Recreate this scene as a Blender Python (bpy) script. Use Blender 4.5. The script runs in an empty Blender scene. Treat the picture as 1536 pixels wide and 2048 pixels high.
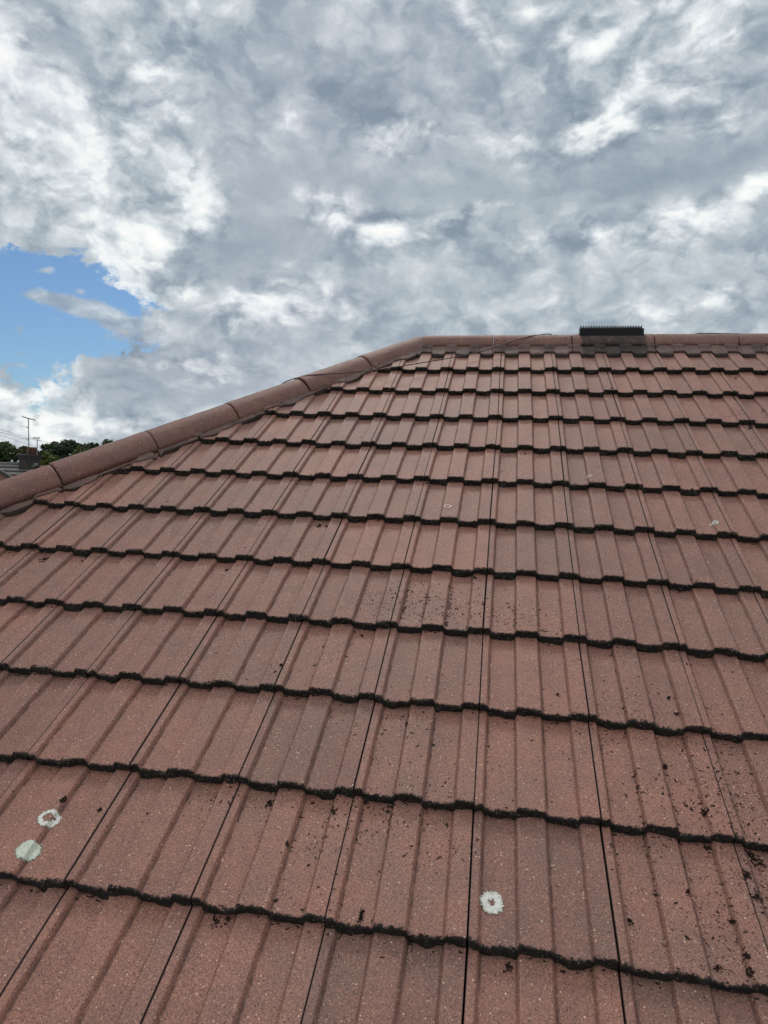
import bpy, math, random
import numpy as np
from mathutils import Matrix, Vector

rnd = random.Random(7)
rng = np.random.default_rng(11)
sc = bpy.context.scene
R_ = math.radians

# ------------------------------------------------------------------ camera
F = 1420.13                                   # focal length in photo pixels (2048 high)
CAM = Vector((0.03499, -4.51436, 5.78815))
MC = Matrix(((0.98597, 0.16331, 0.03466), (0.0424, -0.04412, -0.99813), (-0.16148, 0.98559, -0.05043)))
cd = bpy.data.cameras.new("camera"); cam = bpy.data.objects.new("camera", cd); sc.collection.objects.link(cam)
cd.sensor_fit = 'VERTICAL'; cd.sensor_height = 24; cd.sensor_width = 18; cd.lens = F / 2048 * 24
cd.clip_start = 0.02; cd.clip_end = 6000
rm = Matrix((MC[0], -MC[1], -MC[2])).transposed()
rm = rm.to_quaternion().normalized().to_matrix()
cam.matrix_world = Matrix.Translation(CAM) @ rm.to_4x4()
sc.camera = cam

def ray(px, py):
    d = MC.transposed() @ Vector(((px - 768) / F, (py - 1024) / F, 1.0))
    return d.normalized()
def at(px, py, Y):                            # point on the sight line at world depth Y
    d = ray(px, py); return CAM + d * ((Y - CAM.y) / d.y)

# ------------------------------------------------------------------ exposure
sc.view_settings.view_transform = 'Standard'; sc.view_settings.look = 'None'
sc.view_settings.exposure = 0; sc.view_settings.gamma = 1
sc.view_settings.use_curve_mapping = False
sc.render.engine = 'CYCLES'
sc.cycles.max_bounces = 6

# ------------------------------------------------------------------ sun (behind broken cloud)
SUN_EL, SUN_AZ = 50.0, -14.0                   # azimuth measured from +Y towards +X
sd = bpy.data.lights.new("sun", 'SUN'); sd.energy = 1.0; sd.angle = R_(14); sd.color = (1.0, 0.95, 0.88)
so = bpy.data.objects.new("sun", sd); sc.collection.objects.link(so)
sdir = Vector((math.sin(R_(SUN_AZ)) * math.cos(R_(SUN_EL)), math.cos(R_(SUN_AZ)) * math.cos(R_(SUN_EL)), math.sin(R_(SUN_EL))))
so.rotation_euler = sdir.to_track_quat('Z', 'Y').to_euler()
so.location = (0, 0, 30)

# ------------------------------------------------------------------ node helper
class NT:
    def __init__(s, nt): s.nt = nt; s.N = nt.nodes; s.L = nt.links
    def n(s, t, **k):
        x = s.N.new(t)
        for a, b in k.items():
            if a.startswith('i_'):
                key = a[2:]; key = int(key) if key.isdigit() else key
                s.set(x.inputs[key], b)
            else: setattr(x, a, b)
        return x
    def set(s, inp, v):
        if isinstance(v, bpy.types.NodeSocket): s.L.new(v, inp)
        elif isinstance(v, bpy.types.Node): s.L.new(v.outputs[0], inp)
        else: inp.default_value = v
    def m(s, op, a, b=None, c=None, clamp=False):
        x = s.N.new('ShaderNodeMath'); x.operation = op; x.use_clamp = clamp
        s.set(x.inputs[0], a)
        if b is not None: s.set(x.inputs[1], b)
        if c is not None: s.set(x.inputs[2], c)
        return x.outputs[0]
    def mixc(s, f, a, b, mode='MIX'):
        x = s.N.new('ShaderNodeMix'); x.data_type = 'RGBA'; x.blend_type = mode
        s.set(x.inputs[0], f); s.set(x.inputs[6], a); s.set(x.inputs[7], b); return x.outputs[2]
    def noise(s, vec, scale, detail=4, rough=.55, dist=0):
        x = s.n('ShaderNodeTexNoise'); x.inputs['Scale'].default_value = scale
        x.inputs['Detail'].default_value = detail; x.inputs['Roughness'].default_value = rough
        x.inputs['Distortion'].default_value = dist
        if vec is not None: s.set(x.inputs['Vector'], vec)
        return x.outputs[0]
    def ss(s, v, lo, hi, a=0., b=1.):
        x = s.N.new('ShaderNodeMapRange'); x.interpolation_type = 'SMOOTHSTEP'
        s.set(x.inputs[0], v); x.inputs[1].default_value = lo; x.inputs[2].default_value = hi
        x.inputs[3].default_value = a; x.inputs[4].default_value = b; return x.outputs[0]
    def ramp(s, f, stops, mode='LINEAR'):
        x = s.N.new('ShaderNodeValToRGB'); r = x.color_ramp; r.interpolation = mode
        while len(r.elements) < len(stops): r.elements.new(.5)
        for e, (p, c) in zip(r.elements, stops): e.position = p; e.color = (*c, 1) if len(c) == 3 else c
        s.set(x.inputs[0], f); return x.outputs[0]
def lin(r, g, b):
    f = lambda c: (c / 255 / 12.92) if c / 255 <= .04045 else ((c / 255 + .055) / 1.055) ** 2.4
    return (f(r), f(g), f(b))

# ------------------------------------------------------------------ sky
world = bpy.data.worlds.new("World"); sc.world = world; world.use_nodes = True
wt = NT(world.node_tree); wt.N.clear()
sky = wt.n('ShaderNodeTexSky'); sky.sky_type = 'NISHITA'; sky.sun_disc = False
sky.sun_elevation = R_(SUN_EL); sky.sun_rotation = R_(SUN_AZ); sky.air_density = 1.0; sky.dust_density = .6; sky.ozone_density = 1.2
tc = wt.n('ShaderNodeTexCoord'); D = tc.outputs['Generated']
nrm = wt.n('ShaderNodeVectorMath', operation='NORMALIZE', i_0=D).outputs[0]
sep = wt.n('ShaderNodeSeparateXYZ', i_0=nrm)
dx, dy, dz = sep.outputs
az = wt.m('ARCTAN2', dx, dy); el = wt.m('ARCSINE', dz)
# cloud-deck coordinates for the noise (flattens towards the horizon)
den = wt.m('ADD', wt.m('ABSOLUTE', dz), .42)
cp = wt.n('ShaderNodeCombineXYZ', i_0=wt.m('DIVIDE', dx, den), i_1=wt.m('DIVIDE', dy, den), i_2=wt.m('MULTIPLY', dz, 1.6)).outputs[0]
# warp of the cloud-mass coordinates
w1 = wt.n('ShaderNodeTexNoise', i_Vector=cp, i_Scale=4.6, i_Detail=7.0, i_Roughness=.6)
wv = wt.n('ShaderNodeVectorMath', operation='SUBTRACT', i_0=w1.outputs['Color'], i_1=(.5, .5, .5)).outputs[0]
wv = wt.n('ShaderNodeVectorMath', operation='MULTIPLY', i_0=wv, i_1=(.17, .13, 0)).outputs[0]
ae = wt.n('ShaderNodeCombineXYZ', i_0=az, i_1=el).outputs[0]
aw = wt.n('ShaderNodeVectorMath', operation='ADD', i_0=ae, i_1=wv).outputs[0]
wvs = wt.n('ShaderNodeVectorMath', operation='SCALE', i_0=wv); wvs.inputs['Scale'].default_value = .38
aw2 = wt.n('ShaderNodeVectorMath', operation='ADD', i_0=ae, i_1=wvs.outputs[0]).outputs[0]

def azel(px, py):
    d = ray(px, py); return math.atan2(d.x, d.y), math.asin(d.z)
def blobs(lst, acc, coords):
    for (px, py, rx, ry, rot, amp) in lst:
        a, e = azel(px, py)
        a2, e2 = azel(px + 20, py); a3, e3 = azel(px, py - 20)
        ka = math.hypot(a2 - a, e2 - e) / 20; ke = math.hypot(a3 - a, e3 - e) / 20
        base = math.atan2(e2 - e, a2 - a)
        mp = wt.n('ShaderNodeMapping', vector_type='TEXTURE'); wt.set(mp.inputs[0], coords)
        mp.inputs['Location'].default_value = (a, e, 0); mp.inputs['Rotation'].default_value = (0, 0, base + R_(rot))
        mp.inputs['Scale'].default_value = (rx * ka * 1.7, ry * ke * 1.7, 1)
        g = wt.n('ShaderNodeTexGradient', gradient_type='QUADRATIC_SPHERE'); wt.set(g.inputs[0], mp.outputs[0])
        acc = wt.m('MULTIPLY_ADD', g.outputs['Fac'], amp, acc)
    return acc
# (x, y, rx, ry, rotation anticlockwise, amount) of lit and shaded cloud masses
BR = [
 (90,250,260,260,0,.22),(200,330,190,120,-35,.26),(20,60,70,110,-60,.40),(60,190,90,70,-30,.25),(245,125,45,60,-50,.5),(290,158,40,25,0,.45),
 (350,70,40,70,-20,.35),(170,295,80,60,0,.35),(310,215,60,28,10,.5),(395,378,75,95,-35,.75),(375,435,80,45,0,.6),(225,430,110,70,-25,.38),
 (305,480,50,40,0,.42),(250,540,100,110,0,.42),(215,470,60,60,0,.3),(260,600,90,60,0,.35),(120,380,130,50,-20,.2),
 (943,12,60,45,-40,.5),(1218,62,120,50,35,.62),(1138,88,60,28,10,.42),(1408,32,120,70,30,.45),(1368,108,90,40,35,.45),(985,95,30,30,-40,.35),
 (1208,265,110,42,42,.8),(1203,305,50,60,60,.5),(1300,140,30,60,30,.5),(1393,180,90,26,12,.4),(1468,205,80,40,35,.3),(1290,255,90,25,5,.4),
 (778,265,75,38,0,.55),(878,280,30,26,0,.35),(1013,335,55,35,0,.3),(1000,320,110,40,0,.15),
 (1500,400,120,50,28,.62),(1363,442,90,50,0,.6),(1215,465,85,42,-10,.62),(933,422,85,20,12,.42),(800,470,110,40,8,.6),
 (700,440,90,55,-20,.75),(640,455,60,30,0,.3),(750,475,60,30,0,.4),(1068,502,45,18,8,.4),(1353,627,90,22,-5,.38),(1440,600,70,20,0,.3),
 (547,613,100,40,5,.85),(500,600,60,36,-30,.35),(480,645,50,36,0,.4),(371,722,150,26,3,.42),(420,735,60,26,0,.36),
 (94,726,60,40,0,.7),(150,742,60,22,0,.3),(125,777,90,18,5,.45),(40,815,170,50,0,.55),(150,845,180,45,-8,.50),(60,880,160,40,0,.3),
 (300,850,200,30,0,.25),(375,556,50,30,0,.4),(1480,60,90,90,0,.22),(1300,90,300,170,20,.15),(560,240,50,24,10,.28),(480,70,50,90,-20,.12),
 (640,170,60,40,0,.14),(700,620,60,30,0,.2),(1250,505,120,30,0,.18),(1500,520,90,30,0,.2),(180,300,60,40,0,.2),(1060,30,90,50,0,.16),
 (130,105,90,45,-40,-.42),(330,350,70,50,0,-.35),(530,400,150,110,0,-.26),(420,490,130,55,0,-.35),(600,330,160,90,0,-.15),
 (380,628,90,32,0,-.35),(470,560,120,50,0,-.14),(250,763,170,38,0,-.42),(480,775,150,36,0,-.26),(590,690,110,40,0,-.2),
 (1350,330,190,70,5,-.45),(1230,385,140,60,0,-.34),(1480,285,70,55,0,-.3),(900,215,90,20,-48,-.32),(870,180,40,18,-20,-.18),(880,370,200,60,0,-.26),(1000,400,160,40,0,-.2),
 (560,150,190,90,0,-.1),(410,230,60,70,0,-.15),(900,130,160,90,0,-.08),(1080,180,140,60,0,-.05),(1030,560,260,50,0,-.06),(560,520,110,40,0,-.18),(720,360,120,60,0,-.2),
 (1430,480,70,40,0,-.2),(1120,130,60,30,0,-.05),(60,330,80,30,0,-.1),(1440,560,110,30,0,-.12),(850,560,160,50,0,-.1),(1100,460,100,30,0,-.18)]
BR = [(*b_[:5], b_[5] * (.85 if b_[5] < 0 else 1.0)) for b_ in BR]
t = blobs(BR, wt.m('ADD', 0.535, 0.0), aw)
np_ = wt.n('ShaderNodeVectorMath', operation='MULTIPLY', i_0=nrm, i_1=(1, 1, 1.45)).outputs[0]
wq = wt.n('ShaderNodeVectorMath', operation='SCALE', i_0=wt.n('ShaderNodeVectorMath', operation='SUBTRACT', i_0=wt.n('ShaderNodeTexNoise', i_Vector=np_, i_Scale=9.0, i_Detail=5.0, i_Roughness=.6).outputs['Color'], i_1=(.5, .5, .5)).outputs[0]); wq.inputs['Scale'].default_value = .09
npw = wt.n('ShaderNodeVectorMath', operation='ADD', i_0=np_, i_1=wq.outputs[0]).outputs[0]
fine = wt.noise(npw, 8.0, 8, .56, .0)
fine2 = wt.noise(npw, 26, 7, .62, .0)
broad = wt.noise(np_, 3.2, 4, .5)
def puffs(scale):
    v = wt.n('ShaderNodeTexVoronoi', feature='SMOOTH_F1', i_Vector=npw, i_Scale=scale); v.inputs['Smoothness'].default_value = .35
    v.inputs['Detail'].default_value = 2.0; v.inputs['Roughness'].default_value = .55
    return v.outputs['Distance']
pf = puffs(17.0)
lit = wt.ss(t, .30, .75)
t = wt.m('MULTIPLY_ADD', wt.m('SUBTRACT', fine, .5), wt.m('MULTIPLY_ADD', lit, .50, .55), t)
t = wt.m('MULTIPLY_ADD', wt.m('SUBTRACT', fine2, .5), wt.m('MULTIPLY_ADD', lit, 1.15, .22), t)
t = wt.m('MULTIPLY_ADD', wt.m('SUBTRACT', .60, pf), wt.m('MULTIPLY_ADD', lit, .70, .10), t)
t = wt.m('MULTIPLY_ADD', wt.m('SUBTRACT', broad, .5), .30, t)
# the rest of the sky, out of the photograph: cloud overhead and behind brightened to light the roof
t = wt.m('MULTIPLY_ADD', wt.ss(dz, .72, .95), .42, t)
t = wt.m('MULTIPLY_ADD', wt.ss(dy, .15, -.3), .35, t)
ccol = wt.ramp(wt.m('MULTIPLY', t, .8, clamp=True), [
 (.0, lin(138,152,166)), (.17, lin(157,170,182)), (.30, lin(176,187,196)), (.45, lin(199,207,213)),
 (.60, lin(220,228,232)), (.74, lin(240,245,245)), (1., lin(255,255,253))])
# warm-grey tint where a thin veil passes overhead
veil = wt.ss(wt.noise(cp, 1.6, 3, .5), .5, .68)
ccol = wt.mixc(wt.m('MULTIPLY', veil, .35), ccol, wt.mixc(1., ccol, (*lin(244, 240, 247), 1), 'MULTIPLY'))
# gap of open sky low on the left
GAP = [(30,575,170,62,0,1.2),(110,655,200,85,-5,1.4),(20,700,120,110,0,1.3),(250,695,70,24,10,1.0),(120,540,110,36,-10,.8),(215,620,90,45,0,.7),
       (252,598,16,12,0,1.1),(60,510,120,30,0,.5),(165,590,60,50,0,.5),(10,640,60,80,0,.8),(60,745,40,40,0,.6),
       (40,600,30,10,-8,-.0)]
gp = blobs(GAP, wt.m('ADD', 0.0, 0.0), aw2)
gmask = wt.ss(gp, .02, .20)
gp = wt.ss(gp, .0, 1.5)
gp = wt.m('MULTIPLY_ADD', wt.m('SUBTRACT', fine, .5), 2.3, gp)
gp = wt.m('MULTIPLY_ADD', wt.m('SUBTRACT', fine2, .5), 2.2, gp)
fine3 = wt.noise(npw, 70, 6, .65)
gp = wt.m('MULTIPLY_ADD', wt.m('SUBTRACT', fine3, .5), .6, gp)
gp = wt.m('MULTIPLY_ADD', wt.m('SUBTRACT', pf, .62), .5, gp)
STREAK = [(80,592,52,20,-10,1.0),(150,612,75,20,-16,1.3),(215,640,80,24,-22,1.4),(280,655,70,28,-10,1.1),
          (95,548,26,9,-5,.9),(154,580,18,9,-10,.7),(10,738,24,8,0,.8),(42,736,20,8,-8,.8),(120,640,20,6,0,.5),(46,711,18,5,0,.8),(5,760,20,10,0,.7)]
stv = blobs(STREAK, wt.m('ADD', 0.0, 0.0), aw2)
stv = wt.ss(wt.m('MULTIPLY_ADD', wt.m('SUBTRACT', fine, .5), .5, stv), .22, .75)
gap = wt.m('MULTIPLY', wt.ss(gp, .30, .66), gmask)
gap = wt.m('MULTIPLY', gap, wt.m('SUBTRACT', 1, wt.m('MULTIPLY', stv, .85)))
skyc = wt.mixc(1., sky.outputs[0], (.47, .64, .80, 1), 'MULTIPLY')
cl10 = wt.n('ShaderNodeVectorMath', operation='SCALE', i_0=ccol); cl10.inputs['Scale'].default_value = 10.0
fin = wt.mixc(gap, cl10.outputs[0], skyc)
# below the horizon
fin = wt.mixc(wt.ss(dz, -.02, -.06), fin, (1.2, 1.25, 1.1, 1))
bg = wt.n('ShaderNodeBackground', i_Color=fin, i_Strength=0.1)
wo = wt.n('ShaderNodeOutputWorld'); wt.L.new(bg.outputs[0], wo.inputs[0])
world.cycles.sampling_method = 'MANUAL'; world.cycles.sample_map_resolution = 512

# ------------------------------------------------------------------ mesh helpers
def link(o, parent=None):
    sc.collection.objects.link(o)
    if parent is not None: o.parent = parent
    return o
def mesh_obj(name, V, Fc, mat, parent=None, smooth=True, attrs=None, label=None, mats=None, midx=None):
    me = bpy.data.meshes.new(name)
    V = np.asarray(V, dtype=np.float32).reshape(-1, 3)
    if isinstance(Fc, np.ndarray):
        nq = len(Fc); me.vertices.add(len(V)); me.vertices.foreach_set('co', V.ravel())
        me.loops.add(nq * 4); me.polygons.add(nq)
        me.loops.foreach_set('vertex_index', Fc.astype(np.int32).ravel())
        me.polygons.foreach_set('loop_start', np.arange(nq, dtype=np.int32) * 4)
        me.polygons.foreach_set('loop_total', np.full(nq, 4, dtype=np.int32))
        me.update(calc_edges=True)
    else:
        me.from_pydata(V.tolist(), [], Fc)
    if attrs:
        for k, a in attrs.items():
            at_ = me.attributes.new(k, 'FLOAT', 'POINT'); at_.data.foreach_set('value', np.asarray(a, dtype=np.float32).ravel())
    for m_ in (mats or [mat]): me.materials.append(m_)
    if midx is not None: me.polygons.foreach_set('material_index', np.asarray(midx, dtype=np.int32))
    me.polygons.foreach_set('use_smooth', np.full(len(me.polygons), smooth)); me.validate(); me.update()
    o = bpy.data.objects.new(name, me); link(o, parent)
    if label: o['label'] = label
    return o
def empty(name, loc=(0, 0, 0), label=None, cat=None, group=None):
    o = bpy.data.objects.new(name, None); sc.collection.objects.link(o); o.location = loc; o.empty_display_size = .2
    tag(o, label, cat, group); return o
def tag(o, label=None, cat=None, group=None, kind=None):
    if label: o['label'] = label
    if cat: o['category'] = cat
    if group: o['group'] = group
    if kind: o['kind'] = kind
    return o
class MB:
    """collects boxes, bars and tubes for one mesh"""
    def __init__(s): s.V = []; s.F = []
    def add(s, V, Fc): b = len(s.V); s.V += [tuple(v) for v in V]; s.F += [tuple(i + b for i in f) for f in Fc]; return s
    def box(s, c, d, rot=None):
        c = Vector(c); hx, hy, hz = d[0] / 2, d[1] / 2, d[2] / 2
        P = [Vector((x, y, z)) for z in (-hz, hz) for y in (-hy, hy) for x in (-hx, hx)]
        if rot is not None: P = [rot @ p for p in P]
        return s.add([c + p for p in P], [(0, 2, 3, 1), (4, 5, 7, 6), (0, 1, 5, 4), (2, 6, 7, 3), (0, 4, 6, 2), (1, 3, 7, 5)])
    def tube(s, pts, r, n=8, cap=True):
        pts = [Vector(p) for p in pts]; rr = r if isinstance(r, (list, tuple)) else [r] * len(pts)
        V = []; Fc = []; up = None
        for i, p in enumerate(pts):
            d = (pts[min(i + 1, len(pts) - 1)] - pts[max(i - 1, 0)]).normalized()
            if up is None: up = Vector((0, 0, 1)) if abs(d.z) < .9 else Vector((1, 0, 0))
            a = d.cross(up).normalized(); b = a.cross(d).normalized(); up = b
            for k in range(n):
                th = 2 * math.pi * k / n; V.append(p + (a * math.cos(th) + b * math.sin(th)) * rr[i])
        for i in range(len(pts) - 1):
            for k in range(n): Fc.append((i * n + k, i * n + (k + 1) % n, (i + 1) * n + (k + 1) % n, (i + 1) * n + k))
        if cap: Fc.append(tuple(range(n))[::-1]); Fc.append(tuple((len(pts) - 1) * n + k for k in range(n)))
        return s.add(V, Fc)
    def build(s, name, mat, parent=None, smooth=False, label=None, origin=None):
        V = s.V
        if origin is not None: V = [(v[0] - origin[0], v[1] - origin[1], v[2] - origin[2]) for v in V]
        return mesh_obj(name, V, s.F, mat, parent, smooth, label=label)

def vnoise(p, seed=0):
    """value noise on Nx3 points, 0..1"""
    p = np.asarray(p, dtype=np.float64); i = np.floor(p).astype(np.int64); f = p - i; f = f * f * (3 - 2 * f)
    def h(ix, iy, iz):
        n = (ix * 374761393 + iy * 668265263 + iz * 2147483647 + seed * 974634777) & 0xffffffff
        n = ((n ^ (n >> 13)) * 1274126177) & 0xffffffff; n = n ^ (n >> 16); return (n & 0xffffff) / 0xffffff
    r = 0
    for a in (0, 1):
        for b in (0, 1):
            for c in (0, 1):
                w = (f[..., 0] if a else 1 - f[..., 0]) * (f[..., 1] if b else 1 - f[..., 1]) * (f[..., 2] if c else 1 - f[..., 2])
                r = r + w * h(i[..., 0] + a, i[..., 1] + b, i[..., 2] + c)
    return r
def fbm(p, seed=0, o=3):
    p = np.asarray(p, dtype=np.float64); r = 0; a = .5; t = 0
    for k in range(o): r = r + a * vnoise(p * 2 ** k, seed + k); t += a; a *= .5
    return r / t

# ------------------------------------------------------------------ materials
def new_mat(name):
    m_ = bpy.data.materials.new(name); m_.use_nodes = True; t_ = NT(m_.node_tree); t_.N.clear()
    out = t_.n('ShaderNodeOutputMaterial'); p = t_.n('ShaderNodeBsdfPrincipled'); t_.L.new(p.outputs[0], out.inputs[0])
    return m_, t_, p
def attr(t_, name): x = t_.n('ShaderNodeAttribute'); x.attribute_name = name; return x.outputs['Fac']

def concrete(name, base, dark, tile=True, stain=None, grey=.0, specks=1.0):
    m_, t_, p = new_mat(name)
    co = t_.n('ShaderNodeTexCoord').outputs['Object']
    big = t_.noise(co, 1.7, 4, .6); med = t_.noise(co, 9, 4, .6); fin_ = t_.noise(co, 260, 3, .65); grit = t_.noise(co, 700, 2, .6)
    c = t_.mixc(t_.ss(med, .35, .68), (*base, 1), (*dark, 1))
    # grey weathering film in soft patches
    c = t_.mixc(t_.m('MULTIPLY', t_.ss(t_.m('MULTIPLY_ADD', med, .45, big), .66, .92), .28), c, (.205, .130, .108, 1))
    if tile:
        tint = attr(t_, 'tint')
        c = t_.mixc(1., c, t_.ramp(tint, [(0, (.88, .89, .91)), (.5, (1, 1, 1)), (1, (1.10, 1.06, 1.03))]), 'MULTIPLY')
    # fine grain of the sanded face
    c = t_.mixc(1., c, t_.ramp(fin_, [(.33, (.50, .48, .47)), (.5, (1, 1, 1)), (.68, (1.55, 1.50, 1.46))]), 'MULTIPLY')
    # exposed aggregate: pale and dark grains
    def grains(scale, lo, col, c, dens, jit):
        v = t_.n('ShaderNodeTexVoronoi', i_Vector=co, i_Scale=scale); v.inputs['Randomness'].default_value = 1
        sz = t_.n('ShaderNodeSeparateColor', i_0=v.outputs['Color'])
        keep = t_.m('GREATER_THAN', sz.outputs[0], dens)
        rad = t_.m('MULTIPLY_ADD', sz.outputs[1], .20, lo)
        k = t_.m('MULTIPLY', keep, t_.m('LESS_THAN', v.outputs['Distance'], rad))
        return t_.mixc(t_.m('MULTIPLY', k, jit), c, (*col, 1)), k
    c, k1 = grains(230, .15, lin(206, 168, 142), c, 1 - .20 * specks, .85)
    c, k2 = grains(140, .10, lin(220, 192, 168), c, 1 - .12 * specks, .85)
    c, k3 = grains(170, .14, (.02, .013, .012), c, .84, .75)
    c, k4 = grains(330, .16, lin(176, 128, 104), c, .72, .7)
    if tile:
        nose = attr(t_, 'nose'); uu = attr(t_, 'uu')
        # dirt and painted crease shade along the foot of each roll
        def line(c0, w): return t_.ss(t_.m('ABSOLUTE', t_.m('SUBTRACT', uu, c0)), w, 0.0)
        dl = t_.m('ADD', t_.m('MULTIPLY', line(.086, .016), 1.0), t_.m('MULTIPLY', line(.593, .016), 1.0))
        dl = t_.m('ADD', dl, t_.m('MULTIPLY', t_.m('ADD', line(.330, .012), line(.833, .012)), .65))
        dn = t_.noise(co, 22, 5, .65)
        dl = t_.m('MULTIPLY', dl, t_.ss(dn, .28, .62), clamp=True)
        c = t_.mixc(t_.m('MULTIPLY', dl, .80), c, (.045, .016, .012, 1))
        jn = t_.m('MAXIMUM', t_.ss(uu, .007, .0), t_.ss(uu, .994, 1.0))
        c = t_.mixc(t_.m('MULTIPLY', jn, .9), c, (.014, .006, .005, 1))
        # black lichen and moss at the nose, ragged upper edge
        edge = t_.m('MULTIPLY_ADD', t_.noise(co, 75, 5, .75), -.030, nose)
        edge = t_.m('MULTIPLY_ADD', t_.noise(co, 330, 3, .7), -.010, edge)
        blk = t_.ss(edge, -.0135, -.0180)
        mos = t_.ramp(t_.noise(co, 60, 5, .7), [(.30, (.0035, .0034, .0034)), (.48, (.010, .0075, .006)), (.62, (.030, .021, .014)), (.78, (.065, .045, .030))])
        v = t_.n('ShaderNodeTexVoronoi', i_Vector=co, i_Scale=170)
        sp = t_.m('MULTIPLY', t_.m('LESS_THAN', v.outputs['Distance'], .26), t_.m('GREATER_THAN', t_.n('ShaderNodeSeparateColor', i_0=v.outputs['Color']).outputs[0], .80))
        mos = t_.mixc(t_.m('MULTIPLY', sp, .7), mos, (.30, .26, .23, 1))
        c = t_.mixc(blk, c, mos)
        # soot-like smudges below some noses
        st_ = t_.n('ShaderNodeVectorMath', operation='MULTIPLY', i_0=co, i_1=(1, .42, .42)).outputs[0]
        pos = t_.n('ShaderNodeSeparateXYZ', i_0=co)
        wet = t_.m('MULTIPLY', t_.ss(pos.outputs[0], .55, 1.25), .13)
        sm = t_.m('MULTIPLY', t_.ss(t_.m('ADD', t_.noise(st_, 8.5, 5, .7), wet), .61, .77), .40)
        c = t_.mixc(t_.m('MULTIPLY', sm, t_.ss(t_.noise(co, 90, 3, .7), .35, .7)), c, (.028, .028, .027, 1))
    if stain:
        c = stain(t_, co, c)
    t_.set(p.inputs['Base Color'], c)
    rr = t_.m('MULTIPLY_ADD', fin_, .25, .50)
    if tile: rr = t_.m('MULTIPLY_ADD', blk, .3, rr, clamp=True)
    t_.set(p.inputs['Roughness'], rr)
    p.inputs['Specular IOR Level'].default_value = .5
    hgt = t_.m('ADD', t_.m('MULTIPLY', fin_, 1.0), t_.m('MULTIPLY', grit, .5))
    hgt = t_.m('ADD', hgt, t_.m('MULTIPLY', t_.m('ADD', k1, k2), .35))
    b = t_.n('ShaderNodeBump', i_Height=hgt, i_Strength=.55, i_Distance=.0016)
    if tile:
        b2 = t_.n('ShaderNodeBump', i_Height=t_.noise(co, 120, 5, .75), i_Distance=.006); t_.set(b2.inputs['Strength'], t_.m('MULTIPLY', blk, .9))
        t_.set(b2.inputs['Normal'], b.outputs[0]); b = b2
    t_.set(p.inputs['Normal'], b.outputs[0])
    return m_
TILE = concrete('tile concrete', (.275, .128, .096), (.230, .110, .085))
CAPM = concrete('hip cap concrete', (.205, .092, .072), (.155, .076, .063), tile=False, specks=.75)
def vent_stain(t_, co, c):
    s_ = t_.n('ShaderNodeSeparateXYZ', i_0=co)
    n_ = t_.m('MULTIPLY', t_.m('SUBTRACT', t_.noise(co, 26, 5, .7), .5), .05)
    xx = t_.m('ADD', s_.outputs[0], n_)
    k = t_.m('MULTIPLY', t_.ss(xx, .470, .490), t_.ss(xx, .870, .855))
    d_ = t_.ramp(t_.noise(co, 30, 5, .7), [(.35, (.008, .008, .008)), (.7, (.045, .028, .024))])
    return t_.mixc(t_.m('MULTIPLY', k, t_.ss(t_.noise(co, 18, 5, .7), .30, .58, .55, .93)), c, d_)
CAPR = concrete('ridge cap concrete', (.235, .108, .085), (.185, .090, .074), tile=False, stain=vent_stain, specks=.75)
def mortar_shade_stain(t_, co, c):
    rim = attr(t_, 'rim')
    c = t_.mixc(t_.m('MULTIPLY', t_.ss(rim, .75, .0), .92), c, (.026, .016, .013, 1))  # grime with painted occlusion shade at the rim and cracks
    g = t_.ss(t_.noise(co, 7, 5, .65), .46, .66)
    c = t_.mixc(t_.m('MULTIPLY', g, .8), c, (.060, .045, .040, 1))
    return vent_stain(t_, co, c)
MORT = concrete('bedding mortar', (.165, .095, .078), (.125, .076, .064), tile=False, stain=mortar_shade_stain, specks=.15)

def simple(name, col, rough=.6, metal=0, var=.25, scale=8, bump=0, spec=.5):
    m_, t_, p = new_mat(name); co = t_.n('ShaderNodeTexCoord').outputs['Object']
    n_ = t_.noise(co, scale, 5, .65)
    c = t_.mixc(1., (*col, 1), t_.ramp(n_, [(.3, (1 - var,) * 3), (.7, (1 + var,) * 3)]), 'MULTIPLY')
    t_.set(p.inputs['Base Color'], c); p.inputs['Roughness'].default_value = rough; p.inputs['Metallic'].default_value = metal
    p.inputs['Specular IOR Level'].default_value = spec
    if bump: t_.set(p.inputs['Normal'], t_.n('ShaderNodeBump', i_Height=t_.noise(co, scale * 4, 4, .7), i_Strength=.6, i_Distance=bump).outputs[0])
    return m_
PLAST = simple('black vent plastic', (.006, .006, .007), .6, var=.3, scale=20, bump=.0008, spec=.22)
CABLE = simple('cable sheath', (.016, .014, .014), .5, var=.2)
UNDER = simple('roofing felt', (.008, .007, .007), .9)
BRICK_W = None
def brick(name, c1, c2, mort, sc_=1.0, dark=1.0):
    m_, t_, p = new_mat(name); co = t_.n('ShaderNodeTexCoord').outputs['Object']
    s_ = t_.n('ShaderNodeSeparateXYZ', i_0=co)
    v = t_.n('ShaderNodeCombineXYZ', i_0=t_.m('ADD', s_.outputs[0], s_.outputs[1]), i_1=s_.outputs[2]).outputs[0]
    b = t_.n('ShaderNodeTexBrick', i_Vector=v, i_Scale=1.0); b.inputs['Color1'].default_value = (*c1, 1); b.inputs['Color2'].default_value = (*c2, 1)
    b.inputs['Mortar'].default_value = (*mort, 1); b.inputs['Brick Width'].default_value = .225; b.inputs['Row Height'].default_value = .075
    b.inputs['Mortar Size'].default_value = .008
    c = t_.mixc(1., b.outputs[0], t_.ramp(t_.noise(co, 3, 5, .65), [(.3, (.7,) * 3), (.7, (1.2,) * 3)]), 'MULTIPLY')
    t_.set(p.inputs['Base Color'], c); p.inputs['Roughness'].default_value = .85
    return m_
BRICK = brick('red brick', (.27, .12, .08), (.20, .09, .065), (.30, .27, .23))
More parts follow.
